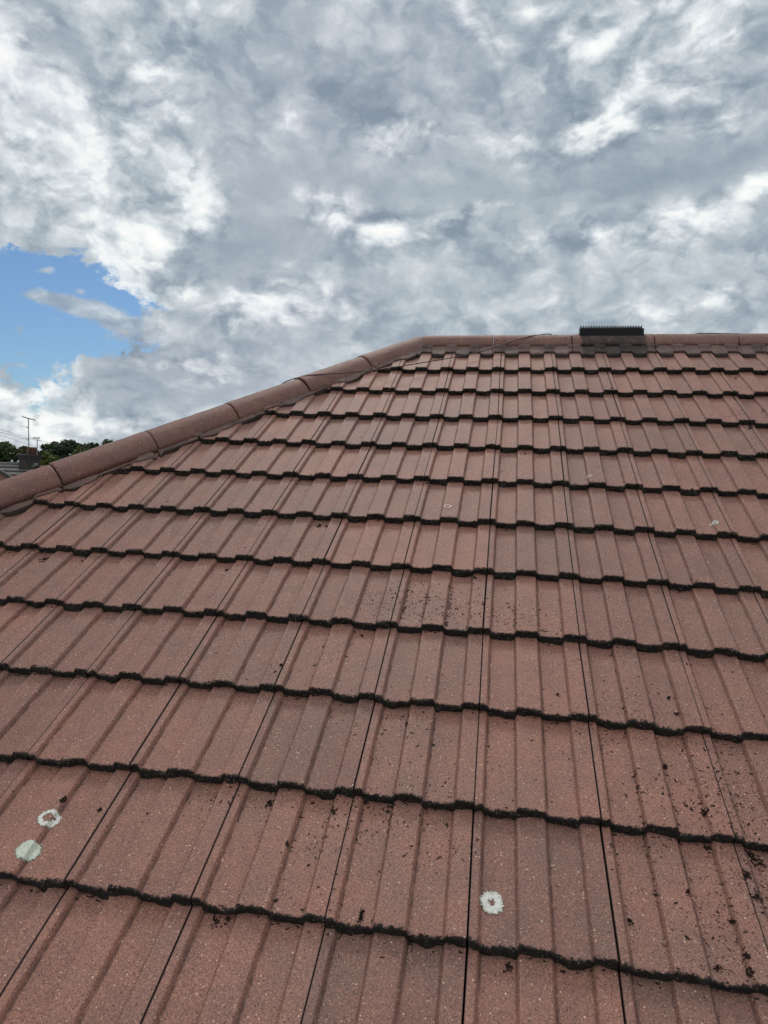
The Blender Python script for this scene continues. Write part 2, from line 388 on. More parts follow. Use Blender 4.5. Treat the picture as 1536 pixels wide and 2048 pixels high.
SOOTY = brick('sooty brick', (.065, .045, .042), (.035, .028, .030), (.05, .045, .045))

# ------------------------------------------------------------------ the near house: roof geometry
AL = R_(30); CA, SA = math.cos(AL), math.sin(AL); Z0 = 6.6
G, W, T, RIB = .32305, .3, .0262, .0145       # gauge, cover width, step at the nose, height of the rolls
HC = [-0.02511, 0.03157, 0.02377, -0.03017, 0.05439, -0.01374, -0.00364]
DXC = [0.0003, 0.0003, 0.0014, 0.0031, 0.0005, -0.0022, -0.0039, -0.0036, -0.0037, -0.0003, 0.0022, 0.0064]
DYC = [-.004, -0.0121, 0.0051, 0.0013, 0.0023, 0.0053, 0.0026, 0.0015, 0.0003, -0.0007, -0.0028, -0.0029]
def warp(x, y, h):
    """old roof: slightly uneven battens and a sagging plane"""
    c = np.clip(-y / G, 0, 11)
    x2 = x + np.interp(c, range(12), DXC); y2 = y + np.interp(c, range(12), DYC)
    a = np.clip(x2, -2.6, 1.8) / 2; b = (np.clip(y2, -3.8, -.32) + 1.7) / 1.7
    return x2, y2, h + HC[0] * a * a + HC[1] * a * b + HC[2] * b * b + HC[3] * a ** 3 + HC[4] * a * a * b + HC[5] * a * b * b + HC[6] * b ** 3
def toW(x, y, h):
    return np.stack([x, y * CA - h * SA, y * SA + h * CA + Z0], -1)
SEG = [(0, 0), (.058, 0), (.088, -1), (.327, -1), (.354, 0), (.564, 0), (.594, -1), (.830, -1), (.858, 0), (1, 0)]
def prof(u):
    u = np.asarray(u, dtype=float); r = np.zeros_like(u)
    for (a, ha), (b, hb) in zip(SEG[:-1], SEG[1:]):
        k = (u >= a) & (u <= b); f = np.clip((u - a) / (b - a), 0, 1); f = f * f * (3 - 2 * f)
        r = np.where(k, ha + (hb - ha) * f, r)
        if ha == -1 and hb == -1: r = np.where(k, r - .14 * np.clip(1 - ((u - (a + b) / 2) / ((b - a) / 2)) ** 2, 0, 1), r)
    return r * RIB
def surf(x, y):
    """height of the tile surface over the nose plane, before the warp"""
    c = np.ceil(-np.asarray(y, dtype=float) / G - 1e-9); s = y + c * G
    return -T * s / G + prof(np.mod(np.asarray(x, dtype=float) / W, 1.0))
def onroof(x, y, dh=0.):
    X, Y, H = warp(np.asarray(x, dtype=float), np.asarray(y, dtype=float), surf(x, y) + dh); return toW(X, Y, H)

def tile_grid(nu, srow, nf, seed, x0, y0, fine):
    """one tile: plane coords (x, y, h) plus attributes; nose at y0, left edge at x0"""
    gap = .0021 + .0016 * rnd.random()
    us = np.unique(np.concatenate([np.linspace(0, 1, nu)] + ([np.array([.006, .994, .04, .058, .065, .073, .081, .088, .327, .335, .345, .354, .564, .572, .58, .588, .594, .83, .838, .848, .858])] if fine else [np.array([.058, .088, .327, .354, .564, .594, .83, .858])])))
    th = .0205
    rows = [('f', k / nf) for k in range(nf, 0, -1)] + [('t', s) for s in srow]
    U, Rr = np.meshgrid(us, np.arange(len(rows)))
    S = np.array([(-(r[1]) * th) if r[0] == 'f' else r[1] for r in rows])[Rr.ravel()].reshape(Rr.shape)
    front = S < 0
    jx = (rnd.random() - .5) * .0022
    x = x0 + jx + gap / 2 + U * (W - gap)
    pr_ = prof(U)
    h = np.where(front, pr_ + S, pr_ - T * np.maximum(S, 0) / G)
    y = y0 + np.where(front, -.0008, S)
    # worn rounded nose
    rd = np.clip(1 - np.maximum(S, 0) / .006, 0, 1); h = h - .0018 * rd ** 2 * (~front); h = np.where(front, h - .0018, h)
    if fine:
        P = np.stack([x, y * 0 + y0, h], -1)
        n1 = fbm(P * 95, seed, 3); n2 = fbm(P * 24, seed + 5, 2); n3 = fbm(P * 260, seed + 9, 2)
        near = np.clip(1 - np.maximum(S, 0) / .010, 0, 1)
        out = (n1 - .5) * .0065 + np.clip(n2 - .48, 0, 1) * .030 + (n3 - .5) * .0035
        y = y - near * np.where(front, out * 1.0, out * .75)
        h = h + near * ((n1 - .5) * .0035 + (n3 - .5) * .0022)
        low = np.clip(-S / th, 0, 1)
        h = h - low ** 2 * np.clip(n2 - .40, 0, 1) * .016
    nose = S.copy(); nose[front] = S[front] * 1.0 - .01
    # closing side walls
    def wall(col):
        xx, yy, hh = x[:, col], y[:, col], h[:, col]
        return np.stack([xx, yy, hh - .016], -1)
    A = np.stack([x, y, h], -1)
    A = np.concatenate([wall(0)[:, None, :], A, wall(-1)[:, None, :]], 1)
    pad = lambda q, l, r_: np.concatenate([np.full((q.shape[0], 1), l), q, np.full((q.shape[0], 1), r_)], 1)
    nose = np.concatenate([nose[:, :1] , nose, nose[:, -1:]], 1)
    uu = pad(U, 0.0, 1.0)
    # small laying errors
    tw = (rnd.random() - .5) * .006; up = (rnd.random() - .5) * .0016; sh = (rnd.random() - .5) * .0035
    A[..., 1] += (A[..., 0] - x0 - .15) * tw + sh; A[..., 2] += up + (A[..., 0] - x0 - .15) * (rnd.random() - .5) * .008
    return A, nose, uu
def tile_field(name, cells, frame, clip, parent, fine_test, label=None):
    Vs, Fs, NO, UU, TI = [], [], [], [], []; off = 0
    sf = [0.0, .0012, .003, .006, .010, .018, .04, .10, .18, .26, G, G + .05]
    scs = [0.0, .01, .15, G + .04]
    for (k, j) in cells:
        fine = fine_test(k, j)
        A, no, uu = tile_grid(58 if fine else 9, sf if fine else scs, 6 if fine else 2, k * 7 + j, j * W, -k * G, fine)
        nr, nc = A.shape[:2]
        V = A.reshape(-1, 3); idx = np.arange(nr * nc).reshape(nr, nc)
        Q = np.stack([idx[:-1, :-1], idx[:-1, 1:], idx[1:, 1:], idx[1:, :-1]], -1).reshape(-1, 4)
        if clip is not None:
            lo, hi = clip(V[:, 1])
            bad = (V[:, 0] < lo) | (V[:, 0] > hi)
            Q = Q[~bad[Q].all(1)]
            V[:, 0] = np.clip(V[:, 0], lo, hi)
        Vs.append(V); Fs.append(Q + off); off += len(V)
        NO.append(no.ravel()); UU.append(uu.ravel()); TI.append(np.full(len(V), rnd.random()))
    V = np.concatenate(Vs)
    used = np.unique(np.concatenate(Fs)); remap = np.full(len(V), -1); remap[used] = np.arange(len(used))
    Fa = remap[np.concatenate(Fs)]
    X = frame(V[used])
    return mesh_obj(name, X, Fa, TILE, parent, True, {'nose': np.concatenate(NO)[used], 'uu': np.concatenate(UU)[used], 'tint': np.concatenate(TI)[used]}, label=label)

house = empty('house', (0, 0, 0), 'house with a weathered red-brown concrete tiled hip roof filling the picture', 'house')
HX = lambda y: -.619 + .794 * y
NCOURSE, XR = 14, 17
def front_frame(V): x, y, h = warp(V[:, 0], V[:, 1], V[:, 2]); return toW(x, y, h)
cells = []
for k in range(0, NCOURSE + 1):
    jl = math.floor(HX(-k * G) / W)
    if k == 0: continue
    for j in range(jl, XR): cells.append((k, j))
def in_view(k, j):
    y = -k * G; return k <= 12 and (-3.4 < j * W < 2.4)
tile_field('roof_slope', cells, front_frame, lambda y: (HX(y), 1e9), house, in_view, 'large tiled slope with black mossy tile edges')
# (course 0 is only the sliver behind the first nose, carried by the over-long heads of course 1)
# hip-end slope
BE = math.atan(.426 / .6755); CB, SB = math.cos(BE), math.sin(BE); AP = np.array([-.537, .09, 6.650])
def end_frame(V):
    x, y, h = V[:, 0], V[:, 1], V[:, 2] - .012
    return np.stack([AP[0] + y * CB - h * SB, AP[1] - x, AP[2] + y * SB + h * CB], -1)
cells = [(k, j) for k in range(1, 15) for j in range(-17, 17) if abs(j + .5) * W < .923 * k * G + .3]
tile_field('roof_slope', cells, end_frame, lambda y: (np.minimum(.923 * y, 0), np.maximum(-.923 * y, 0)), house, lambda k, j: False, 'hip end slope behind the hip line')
def back_frame(V):
    x, y, h = V[:, 0], V[:, 1], V[:, 2] - .02
    return np.stack([-x, .18 - (y * CA - h * SA), y * SA + h * CA + Z0], -1)
cells = [(k, j) for k in range(1, 15) for j in range(-17, 16) if j * W < .619 + .794 * k * G + .3]
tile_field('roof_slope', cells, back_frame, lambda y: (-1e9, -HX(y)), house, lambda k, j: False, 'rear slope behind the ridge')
# felt under the tiles, walls, eaves gutter
mb = MB(); a = .05
e0 = toW(np.array([-4.1, 5.0, 5.0, -.5]), np.array([-4.45, -4.45, .10, .10]), np.array([-.062] * 4))
be_ = [(4.95 if i in (1, 2) else (-4.05 if i == 0 else -.5), .18 - p[1], p[2]) for i, p in enumerate(e0)]
mb.add([tuple(p) for p in e0], [(0, 1, 2, 3)]); mb.add(be_, [(3, 2, 1, 0)])
mb.add([tuple(e0[0]), tuple(e0[3]), tuple(be_[3]), tuple(be_[0])], [(0, 1, 2, 3)])
mb.build('roof_felt', UNDER, house)
WX0, WX1, WY0, WY1, EZ = -3.75, 5.0, -3.45, 3.7, 4.2
mb = MB(); mb.box(((WX0 + WX1) / 2, (WY0 + WY1) / 2, EZ / 2), (WX1 - WX0, WY1 - WY0, EZ)); mb.build('wall', BRICK, house)
ep = toW(np.array([0.]), np.array([-NCOURSE * G]), np.array([-.03]))[0]
SOFF = simple('painted timber', (.45, .44, .42), .6, var=.1)
mb = MB(); mb.box(((-4.2 + 5) / 2, ep[1] + .03, ep[2] - .11), (9.2, .022, .17)); mb.build('fascia', SOFF, house)
mb = MB()
n = 12; V = []; Fc = []
for ix, x in enumerate((-4.3, 5.0)):
    for r_ in (.058, .052):
        for k in range(n + 1): th = math.pi + math.pi * k / n; V.append((x, ep[1] - .05 + r_ * math.cos(th), ep[2] - .04 + r_ * math.sin(th)))
m1 = n + 1
for s_ in (0, 1):
    for k in range(n): b0 = s_ * m1 + k; b1 = 2 * m1 + s_ * m1 + k; Fc.append((b0, b0 + 1, b1 + 1, b1))
Fc += [(0, 2 * m1, 3 * m1, m1), (n, m1 + n, 3 * m1 + n, 2 * m1 + n)]
mb.add(V, Fc); mb.build('gutter', PLAST, house, True)

# ------------------------------------------------------------------ ridge and hip caps, each a part
def cap_mesh(A, B, wid, hgt, seed, flare=0.0, th=.014, nl=30, na=28):
    """half-round cap from A to B (axis at the springing line)"""
    A = np.array(A, float); B = np.array(B, float); d = (B - A); L = np.linalg.norm(d); d /= L
    side = np.cross(d, [0, 0, 1.]); side /= np.linalg.norm(side); up = np.cross(side, d)
    V = []
    ts = np.concatenate([[0, .004, .012], np.linspace(.03, L - .03, nl - 6), [L - .012, L - .004, L]])
    ring = []
    for t_ in ts:
        e = min(t_, L - t_); shrink = .0035 * max(0, 1 - e / .004) ** 2
        for k in range(na + 1):
            th_ = math.pi * (k / na); w = wid - shrink + flare * (1 - t_ / L); h_ = hgt - shrink + flare * (1 - t_ / L)
            ring.append((t_, math.cos(th_) * w, math.sin(th_) * h_))
        ring[-1] = (ring[-1][0], ring[-1][1], -.012); ring[-na - 1] = (ring[-na - 1][0], ring[-na - 1][1], -.012)
    ring = np.array(ring); P = A + ring[:, :1] * d + ring[:, 1:2] * side + ring[:, 2:] * up
    nn = (fbm(P * 60, seed, 3) - .5)[:, None] * .0036 + (fbm(P * 9, seed + 3, 2) - .5)[:, None] * .004
    rad = ring[:, 1:2] * side + ring[:, 2:] * up; rad /= np.linalg.norm(rad, axis=1, keepdims=True) + 1e-9
    P = P + rad * nn
    inner = P - rad * th
    m = len(P); nr = len(ts); c = na + 1; V = np.concatenate([P, inner]); Q = []
    for i in range(nr - 1):
        for k in range(na):
            a0 = i * c + k; Q.append((a0, a0 + 1, a0 + c + 1, a0 + c)); Q.append((m + a0, m + a0 + c, m + a0 + c + 1, m + a0 + 1))
        for k in (0, na): a0 = i * c + k; Q.append((a0, a0 + c, m + a0 + c, m + a0) if k == 0 else (a0 + c, a0, m + a0, m + a0 + c))
    for k in range(na):
        Q.append((k + 1, k, m + k, m + k + 1)); e = (nr - 1) * c + k; Q.append((e, e + 1, m + e + 1, m + e))
    return V, np.array(Q)
RW, RH = .085, .074
rz = lambda x: 6.704 + .0072 * x              # top of the ridge line
RJ = [-.505, -.055, .425, .908, 1.385, 1.88, 2.36, 2.84, 3.32, 3.8, 4.28, 4.76]
ridge_axis = lambda x: (x, .09, rz(x) - RH)
for i in range(len(RJ) - 1):
    a, b = RJ[i] + .002, RJ[i + 1] - .002
    dy_ = (rnd.random() - .5) * .006; dzz = (rnd.random() - .5) * .004
    A = np.array(ridge_axis(a)) + [0, dy_, dzz]; B = np.array(ridge_axis(b)) + [0, dy_ + (rnd.random() - .5) * .004, dzz]
    V, Q = cap_mesh(A, B, RW, RH, 40 + i)
    mesh_obj('ridge_cap', V, Q, CAPR, house, True, label='ridge cap blackened under the vent' if i == 2 else None)
HJ = [.045, .485, .915, 1.350, 1.782, 2.222, 2.655, 3.09, 3.52, 3.95, 4.38, 4.81, 5.24]
HD = np.array([-.6755, -.737, 0]); HPERP = np.array([.737, -.6755, 0])
hz = lambda s: 6.712 - .4125 * s
hip_axis = lambda s: np.array([-.5, .13, 0]) + HD * s + [0, 0, hz(s) - .092]
for i in range(len(HJ) - 1):
    a, b = HJ[i] + .002, HJ[i + 1] - .002
    if i == 0: a = .030
    dl = (rnd.random() - .5) * .006 * HPERP; dzz = [0, 0, (rnd.random() - .5) * .005]
    # lower end of each cap sits a little prouder
    V, Q = cap_mesh(hip_axis(b) + dl + dzz + [0, 0, .002], hip_axis(a) + dl + dzz - np.array([0, 0, .002]), .102, .092, 70 + i)
    mesh_obj('hip_cap', V, Q, CAPM, house, True)
for i in range(12):                                               # the other hip, at the back
    D2 = np.array([-.6755, .737, 0]); f2 = lambda s: np.array([-.5, .13, 0]) + D2 * s + [0, 0, hz(s) - .092]
    V, Q = cap_mesh(f2(HJ[i] + .002), f2(HJ[i + 1] - .002), .102, .092, 90 + i, nl=10, na=14)
    mesh_obj('hip_cap', V, Q, CAPM, house, True)

# ------------------------------------------------------------------ mortar bedding
def bed(P_in, P_out, top_h, name='mortar_bedding'):
    pass
def strip(S, inner, outer, nd=24, seed=0, lift=.004, breaks=()):
    """mortar strip: inner(s)->(x,y) plane coords at the cap, outer(s)->(x,y); smooth fill down to the tile"""
    V = []; c = nd + 2
    for s_ in S:
        (xi, yi), (xo, yo) = inner(s_), outer(s_)
        for k in range(nd + 1):
            f = k / nd; x = xi + (xo - xi) * f; y = yi + (yo - yi) * f
            V.append((x, y, f))
        V.append((xo, yo, 1.0))
    V = np.array(V); x, y, f = V.T
    loc = surf(x, y)
    # mortar fills towards the roll height near the cap and is feathered at its edge
    bridging = np.maximum(loc, -.0125 - .004 * f)
    nz = fbm(np.stack([x * 45, y * 45, f * 0], -1), seed, 3) - .5
    e = np.clip((1 - f) / .18, 0, 1); rnd_ = np.sqrt(np.clip(1 - (1 - e) ** 2, 0, 1))
    h = bridging + .0020 + (.0065 + nz * .005) * rnd_ + lift * (1 - f) ** 1.5
    sp = np.repeat(np.asarray(S, float), c); crk = np.zeros(len(V)) + 1.0
    for b_ in breaks: crk = np.minimum(crk, np.abs(sp - b_) / .0035)
    h = h - .005 * np.clip(1 - crk, 0, 1)
    rim = np.minimum(np.minimum(f / .14, (1 - f) / .04), crk)
    last = np.zeros(len(V), bool); last[np.arange(len(S)) * c + nd + 1] = True
    h = np.where(last, loc - .006, h)
    X, Y, H = warp(x, y, h); P = toW(X, Y, H); Q = []
    for i in range(len(S) - 1):
        for k in range(nd + 1): a0 = i * c + k; Q.append((a0, a0 + 1, a0 + c + 1, a0 + c))
    # end walls
    n0 = len(P); Pb = P.copy(); Pb[:, 2] -= .02
    P = np.concatenate([P, Pb[:c], Pb[-c:]])
    for k in range(c - 1): Q.append((k, n0 + k, n0 + k + 1, k + 1)); e0_ = (len(S) - 1) * c; Q.append((e0_ + k, e0_ + k + 1, n0 + c + k + 1, n0 + c + k))
    rim = np.concatenate([rim, rim[:c] * 0, rim[-c:] * 0])
    return P, np.array(Q), np.clip(rim, 0, 1)
def panmask(x):
    u = np.mod(x / W, 1.0); p1 = np.clip(-prof(u) / RIB, 0, 1); return p1
for i in range(len(RJ) - 1):
    a, b = RJ[i] + .0015, RJ[i + 1] - .0015
    if i == 0: a = -.52
    S = np.arange(a, b, .006); S = np.append(S, b)
    ww = lambda x: float(fbm(np.array([[x * 7, 3.1, .5]]), 5, 2)[0] - .5)
    def outer(x):
        pm = float(panmask(x)) ** .7
        y = -.042 - .042 * pm - .016 * ww(x) + .002 * math.sin(x * 90)
        return (x, y) if x > HX(y) + .115 else (x, -.03)
    P, Q, rm0 = strip(S, lambda x: (x, .03), outer, seed=i, lift=.005, breaks=[k_ * W + o_ for k_ in range(-3, 18) for o_ in ((.0, .165) if (k_ * 7) % 3 else (.002,))])
    mesh_obj('mortar_bedding', P, Q, MORT, house, True, {'rim': rm0})
HBR = [.14, .30, .40, .57, .75, .90, .965, 1.10, 1.27, 1.345, 1.39, 1.56, 1.75, 1.92, 2.06, 2.22, 2.33, 2.47, 2.63, 2.8, 2.97, 3.2, 3.4, 3.6, 3.9, 4.1, 4.4, 4.7, 5.0]
HWD = [rnd.uniform(.012, .022) for _ in HBR]
# (centre along the hip, half length, reach) of the wider slabs read from the photograph
lobes = [(.22, .075, .040), (.66, .085, .042), (1.03, .065, .040), (1.21, .055, .022), (1.47, .085, .045), (1.66, .085, .022), (1.84, .085, .050), (2.14, .075, .048), (2.40, .07, .042), (2.55, .075, .03)]
lobes += [(2.9 + .37 * k, .08, rnd.uniform(.02, .05)) for k in range(7)]
def hip_out(s_):
    k = sum(1 for b_ in HBR if b_ < s_); w = HWD[k % len(HWD)] + .008 * float(fbm(np.array([[s_ * 14, 7.7, 1.5]]), 15, 3)[0])
    for c0, r0, a0 in lobes:
        q = 1 - abs((s_ - c0) / r0) ** 3.2
        if q > 0: w = max(w, a0 * q ** .55)
    return .092 + w
def hip_xy(s_, d):
    X = -.5 + HD[0] * s_ + HPERP[0] * d; Yw = .13 + HD[1] * s_ + HPERP[1] * d
    return X, (Yw - .008 * SA) / CA
for i in range(len(HJ) - 1):
    a, b = HJ[i] + .002 + (rnd.random() - .5) * .05 * (i > 0), HJ[i + 1] - .002
    S = np.append(np.arange(a, b, .006), b)
    P, Q, rm0 = strip(S, lambda s_: hip_xy(s_, .080), lambda s_: hip_xy(s_, hip_out(s_)), seed=30 + i, lift=.006, breaks=HBR)
    mesh_obj('mortar_bedding', P, Q[:, ::-1], MORT, house, True, {'rim': rm0})

# ------------------------------------------------------------------ ridge vent
vz = rz(.66) - .008
mb = MB(); x0, x1 = .468, .848
def trap(mb, xa, xb, xa2, xb2, y, wa, wb, za, zb):
    V = [(xa, y - wa, za), (xb, y - wa, za), (xb, y + wa, za), (xa, y + wa, za), (xa2, y - wb, zb), (xb2, y - wb, zb), (xb2, y + wb, zb), (xa2, y + wb, zb)]
    mb.add(V, [(0, 3, 2, 1), (4, 5, 6, 7), (0, 1, 5, 4), (1, 2, 6, 5), (2, 3, 7, 6), (3, 0, 4, 7)])
trap(mb, x0, x1, x0 + .010, x1, .09, .060, .052, vz - .012, vz + .038)
vent = mb.build('ridge_vent', PLAST, house, label='black slatted vent box on the ridge')
mb = MB()
for k in range(24):
    xk = x0 + .010 + k * (x1 - x0 - .024) / 23
    mb.box((xk, .09, vz + .0455), (.0060, .098, .0165))
FIN = simple('grey vent fin', (.012, .012, .014), .5, var=.2, scale=20, spec=.35)
mb.build('vent_slat', FIN, vent)

# ------------------------------------------------------------------ lichen patches on tiles
def back_px(px, py):
    """plane coords (x, y) seen at a photo pixel"""
    d = ray(px, py); n_ = Vector((0, -SA, CA)); p0 = Vector((0, 0, Z0)) + n_ * -.012
    P = CAM + d * ((p0 - CAM).dot(n_) / d.dot(n_)); return P.x, (P.y * CA + (P.z - Z0) * SA)
def lichen_mat(name, col, edge):
    m_, t_, p = new_mat(name); co = t_.n('ShaderNodeTexCoord').outputs['Object']; r_ = attr(t_, 'rad')
    n_ = t_.noise(co, 160, 5, .7)
    c = t_.ramp(n_, [(.28, tuple(v * .35 for v in col)), (.42, tuple(v * .8 for v in col)), (.7, col)])
    k = t_.m('MULTIPLY', t_.ss(t_.m('MULTIPLY_ADD', t_.noise(co, 90, 4, .7), .5, r_), 1.02, 1.28), .9)
    c = t_.mixc(k, c, (*edge, 1)); t_.set(p.inputs['Base Color'], c); p.inputs['Roughness'].default_value = .9
    t_.set(p.inputs['Normal'], t_.n('ShaderNodeBump', i_Height=n_, i_Strength=.8, i_Distance=.002).outputs[0])
    return m_
LWHITE = lichen_mat('white lichen', lin(232, 231, 222), (.30, .28, .21))
LGREEN = lichen_mat('green lichen', lin(214, 218, 202), (.17, .19, .13))
LPINK = lichen_mat('pale lichen', lin(240, 214, 206), (.24, .14, .12))
def lichen(px, py, rad, hole, mat, seed, label, thin=.0):
    cx, cy = back_px(px, py); st = .0011; n_ = int(rad * 1.35 / st)
    g_ = np.arange(-n_, n_ + 1) * st; X, Y = np.meshgrid(g_, g_)
    r_ = np.hypot(X, Y) / rad; th = np.arctan2(Y, X)
    wob = (fbm(np.stack([np.cos(th) * 2.2 + 5, np.sin(th) * 2.2 + 5, th * 0], -1), seed, 4) - .5) * .26 + (fbm(np.stack([X * 420, Y * 420, X * 0], -1), seed + 3, 2) - .5) * .46
    keep = (r_ + wob) < 1
    if hole: keep &= ~((r_ + wob * 1.0 + (fbm(np.stack([X * 110 + 9, Y * 110, X * 0], -1), seed + 8, 3) - .5) * .16) < hole)
    if thin: keep &= fbm(np.stack([X * 190 + 3, Y * 190, X * 0], -1), seed + 21, 3) > thin
    P = onroof(cx + X, cy + Y, .0012); idx = np.arange(P.shape[0] * P.shape[1]).reshape(X.shape)
    P = P.reshape(-1, 3); top = np.stack([idx[:-1, :-1], idx[:-1, 1:], idx[1:, 1:], idx[1:, :-1]], -1)
    kq = keep[:-1, :-1] & keep[1:, 1:] & keep[:-1, 1:] & keep[1:, :-1]; Q = top[kq]
    used = np.unique(Q); rm_ = np.full(len(P), -1); rm_[used] = np.arange(len(used))
    h2 = (fbm(np.stack([X * 260, Y * 260, X * 0], -1), seed + 2, 2)).ravel()[used] * .0016
    n3 = np.array([0, -SA, CA]); Pu = P[used] + h2[:, None] * n3
    Qt = rm_[Q]; m = len(Pu)
    # rim: skirt of quads on boundary edges
    from collections import Counter
    E = Counter(); 
    for q in Qt.tolist():
        for a, b in zip(q, q[1:] + q[:1]): E[(a, b)] += 1
    rim = [(b, a, m + a, m + b) for (a, b) in E if (b, a) not in E]
    V = np.concatenate([Pu, Pu - n3 * .004]); Qa = np.concatenate([Qt, np.array(rim)])
    rr = np.concatenate([(r_ + wob).ravel()[used]] * 2)
    return mesh_obj('lichen_patch', V, Qa, mat, house, True, {'rad': rr}, label=label)
lichen(103, 1649, .0255, .42, LWHITE, 1, 'white lichen ring round a bare red centre')
lichen(64, 1719, .0270, 0, LGREEN, 2, 'solid pale green lichen disc')
lichen(978, 1810, .0270, .24, LWHITE, 13, 'white lichen ring with a small red centre')
lichen(897, 1016, .018, .5, LPINK, 4, 'faint pink ring of lichen', .26)
lichen(1180, 956, .013, .45, LPINK, 5, 'faint pale lichen arc', .36)
lichen(1431, 1044, .017, 0, LWHITE, 6, 'small torn white patch of lichen', .42)

# ------------------------------------------------------------------ cable over hip and ridge
def cpt(px, py, Y): p = at(px, py, Y); return p
def hip_pt(s_, dz_=.0): p = hip_axis(s_); return Vector((p[0], p[1], hz(s_) + dz_))
Yh = .13 + HD[1] * .92; Yr = .10
cab = [hip_pt(1.15, -.20) + Vector((-.30, .32, 0)), hip_pt(1.06, -.07) + Vector((-.11, .10, 0)), at(563, 769, Yh + .035), at(583, 759, Yh + .01)]
px_ = [(606, 753), (623, 750), (652, 748), (684, 746), (718, 743), (752, 740), (805, 732), (852, 724), (900, 716), (962, 703), (1003, 690), (1032, 680), (1061, 672.5), (1082, 669.5), (1103, 669.5)]
for q, (a, b) in enumerate(px_):
    f = min(1, max(0, (a - 606) / (1061 - 606))); Yq = (Yh - .02) + (.035 - Yh + .02) * f - .06 * math.sin(math.pi * f)
    if a > 1061: Yq = .055 + (a - 1061) / 42 * .035
    cab.append(at(a, b, Yq))
cab += [Vector((.36, .19, 6.665)), Vector((.62, .24, 6.63)), Vector((.95, .22, 6.66)), at(1385, 669.5, .15), at(1415, 667, .11), at(1471, 667.5, .08), at(1536, 670.5, .04), Vector((1.95, .03, 6.70)), Vector((2.6, -.02, 6.64)), Vector((3.6, .0, 6.66))]
def smooth_path(P, m=6):
    out = []; P = [Vector(p) for p in P]
    for i in range(len(P) - 1):
        p0, p1, p2, p3 = P[max(i - 1, 0)], P[i], P[i + 1], P[min(i + 2, len(P) - 1)]
        for k in range(m):
            t_ = k / m; out.append(.5 * ((2 * p1) + (p2 - p0) * t_ + (2 * p0 - 5 * p1 + 4 * p2 - p3) * t_ ** 2 + (3 * p1 - p0 - 3 * p2 + p3) * t_ ** 3))
    out.append(P[-1]); return out
mb = MB(); mb.tube(smooth_path(cab), .0030, 8)
tag(mb.build('cable', CABLE, None, True), 'thin black cable trailing from the ridge down across the hip caps', 'cable')

# ------------------------------------------------------------------ loose moss on the tiles (uncountable crumbs)
MOSSM, t_, p = new_mat('dead moss'); co = t_.n('ShaderNodeTexCoord').outputs['Object']
t_.set(p.inputs['Base Color'], t_.ramp(t_.noise(co, 70, 4, .7), [(.3, (.012, .007, .005)), (.55, (.042, .019, .012)), (.75, (.065, .042, .026))]))
p.inputs['Roughness'].default_value = .95; t_.set(p.inputs['Normal'], t_.n('ShaderNodeBump', i_Height=t_.noise(co, 500, 3, .7), i_Strength=1, i_Distance=.003).outputs[0])
VM, FM = [], []
def crumb(x, y, L, wd, ang, hh, n_=5):
    """a small bent ragged flake lying on the tile"""
    b = len(VM); bend = rnd.uniform(-.6, .6); ca, sa = math.cos(ang), math.sin(ang); pts = []
    for k in range(n_):
        f = k / (n_ - 1) - .5; w = wd * (1 - (2 * f) ** 2) ** .5 * rnd.uniform(.55, 1.2) + .0003
        lx = f * L; ly = bend * L * f * f
        for sgn in (-1, 1): pts.append((lx, ly + sgn * w / 2, hh * rnd.uniform(.05, .25)))
        pts.append((lx, ly + rnd.uniform(-.2, .2) * w, hh * rnd.uniform(.5, 1.1)))
    xs = np.array([x + q[0] * ca - q[1] * sa for q in pts]); ys = np.array([y + q[0] * sa + q[1] * ca for q in pts])
    P = onroof(xs, ys, np.array([q[2] for q in pts]) - .0002)
    VM.extend(P.tolist())
    for k in range(n_ - 1):
        o = b + 3 * k; FM.append((o, o + 2, o + 5, o + 3)); FM.append((o + 2, o + 1, o + 4, o + 5))
def clump(x, y, r_, hh):
    for _ in range(int(5 + r_ * 900)):
        a = rnd.uniform(0, 6.28); q = r_ * abs(rnd.gauss(0, .55)); crumb(x + q * math.cos(a), y + 1.3 * q * math.sin(a), rnd.uniform(.004, .011), rnd.uniform(.002, .006), rnd.uniform(0, 6.28), hh * rnd.uniform(.4, 1.2))
def okxy(x, y): return y > -12.4 * G and y < .02 and x > HX(y) + .16 and x < 2.2
def sizes():
    L = min(.014, .0022 + rnd.expovariate(1 / .0024)); return L, L * rnd.uniform(.2, .65)
# even thin scatter
for _ in range(1500):
    y = rnd.uniform(-12.3 * G, 0); x = rnd.uniform(HX(y) + .17, 2.1)
    if rnd.random() < .35: x = (math.floor(x / W) + rnd.choice([.092, .602, .335, .838])) * W + rnd.gauss(0, .004)
    if okxy(x, y): L, wd = sizes(); crumb(x, y, L * .8, wd * .8, rnd.uniform(0, 6.28), .0018)
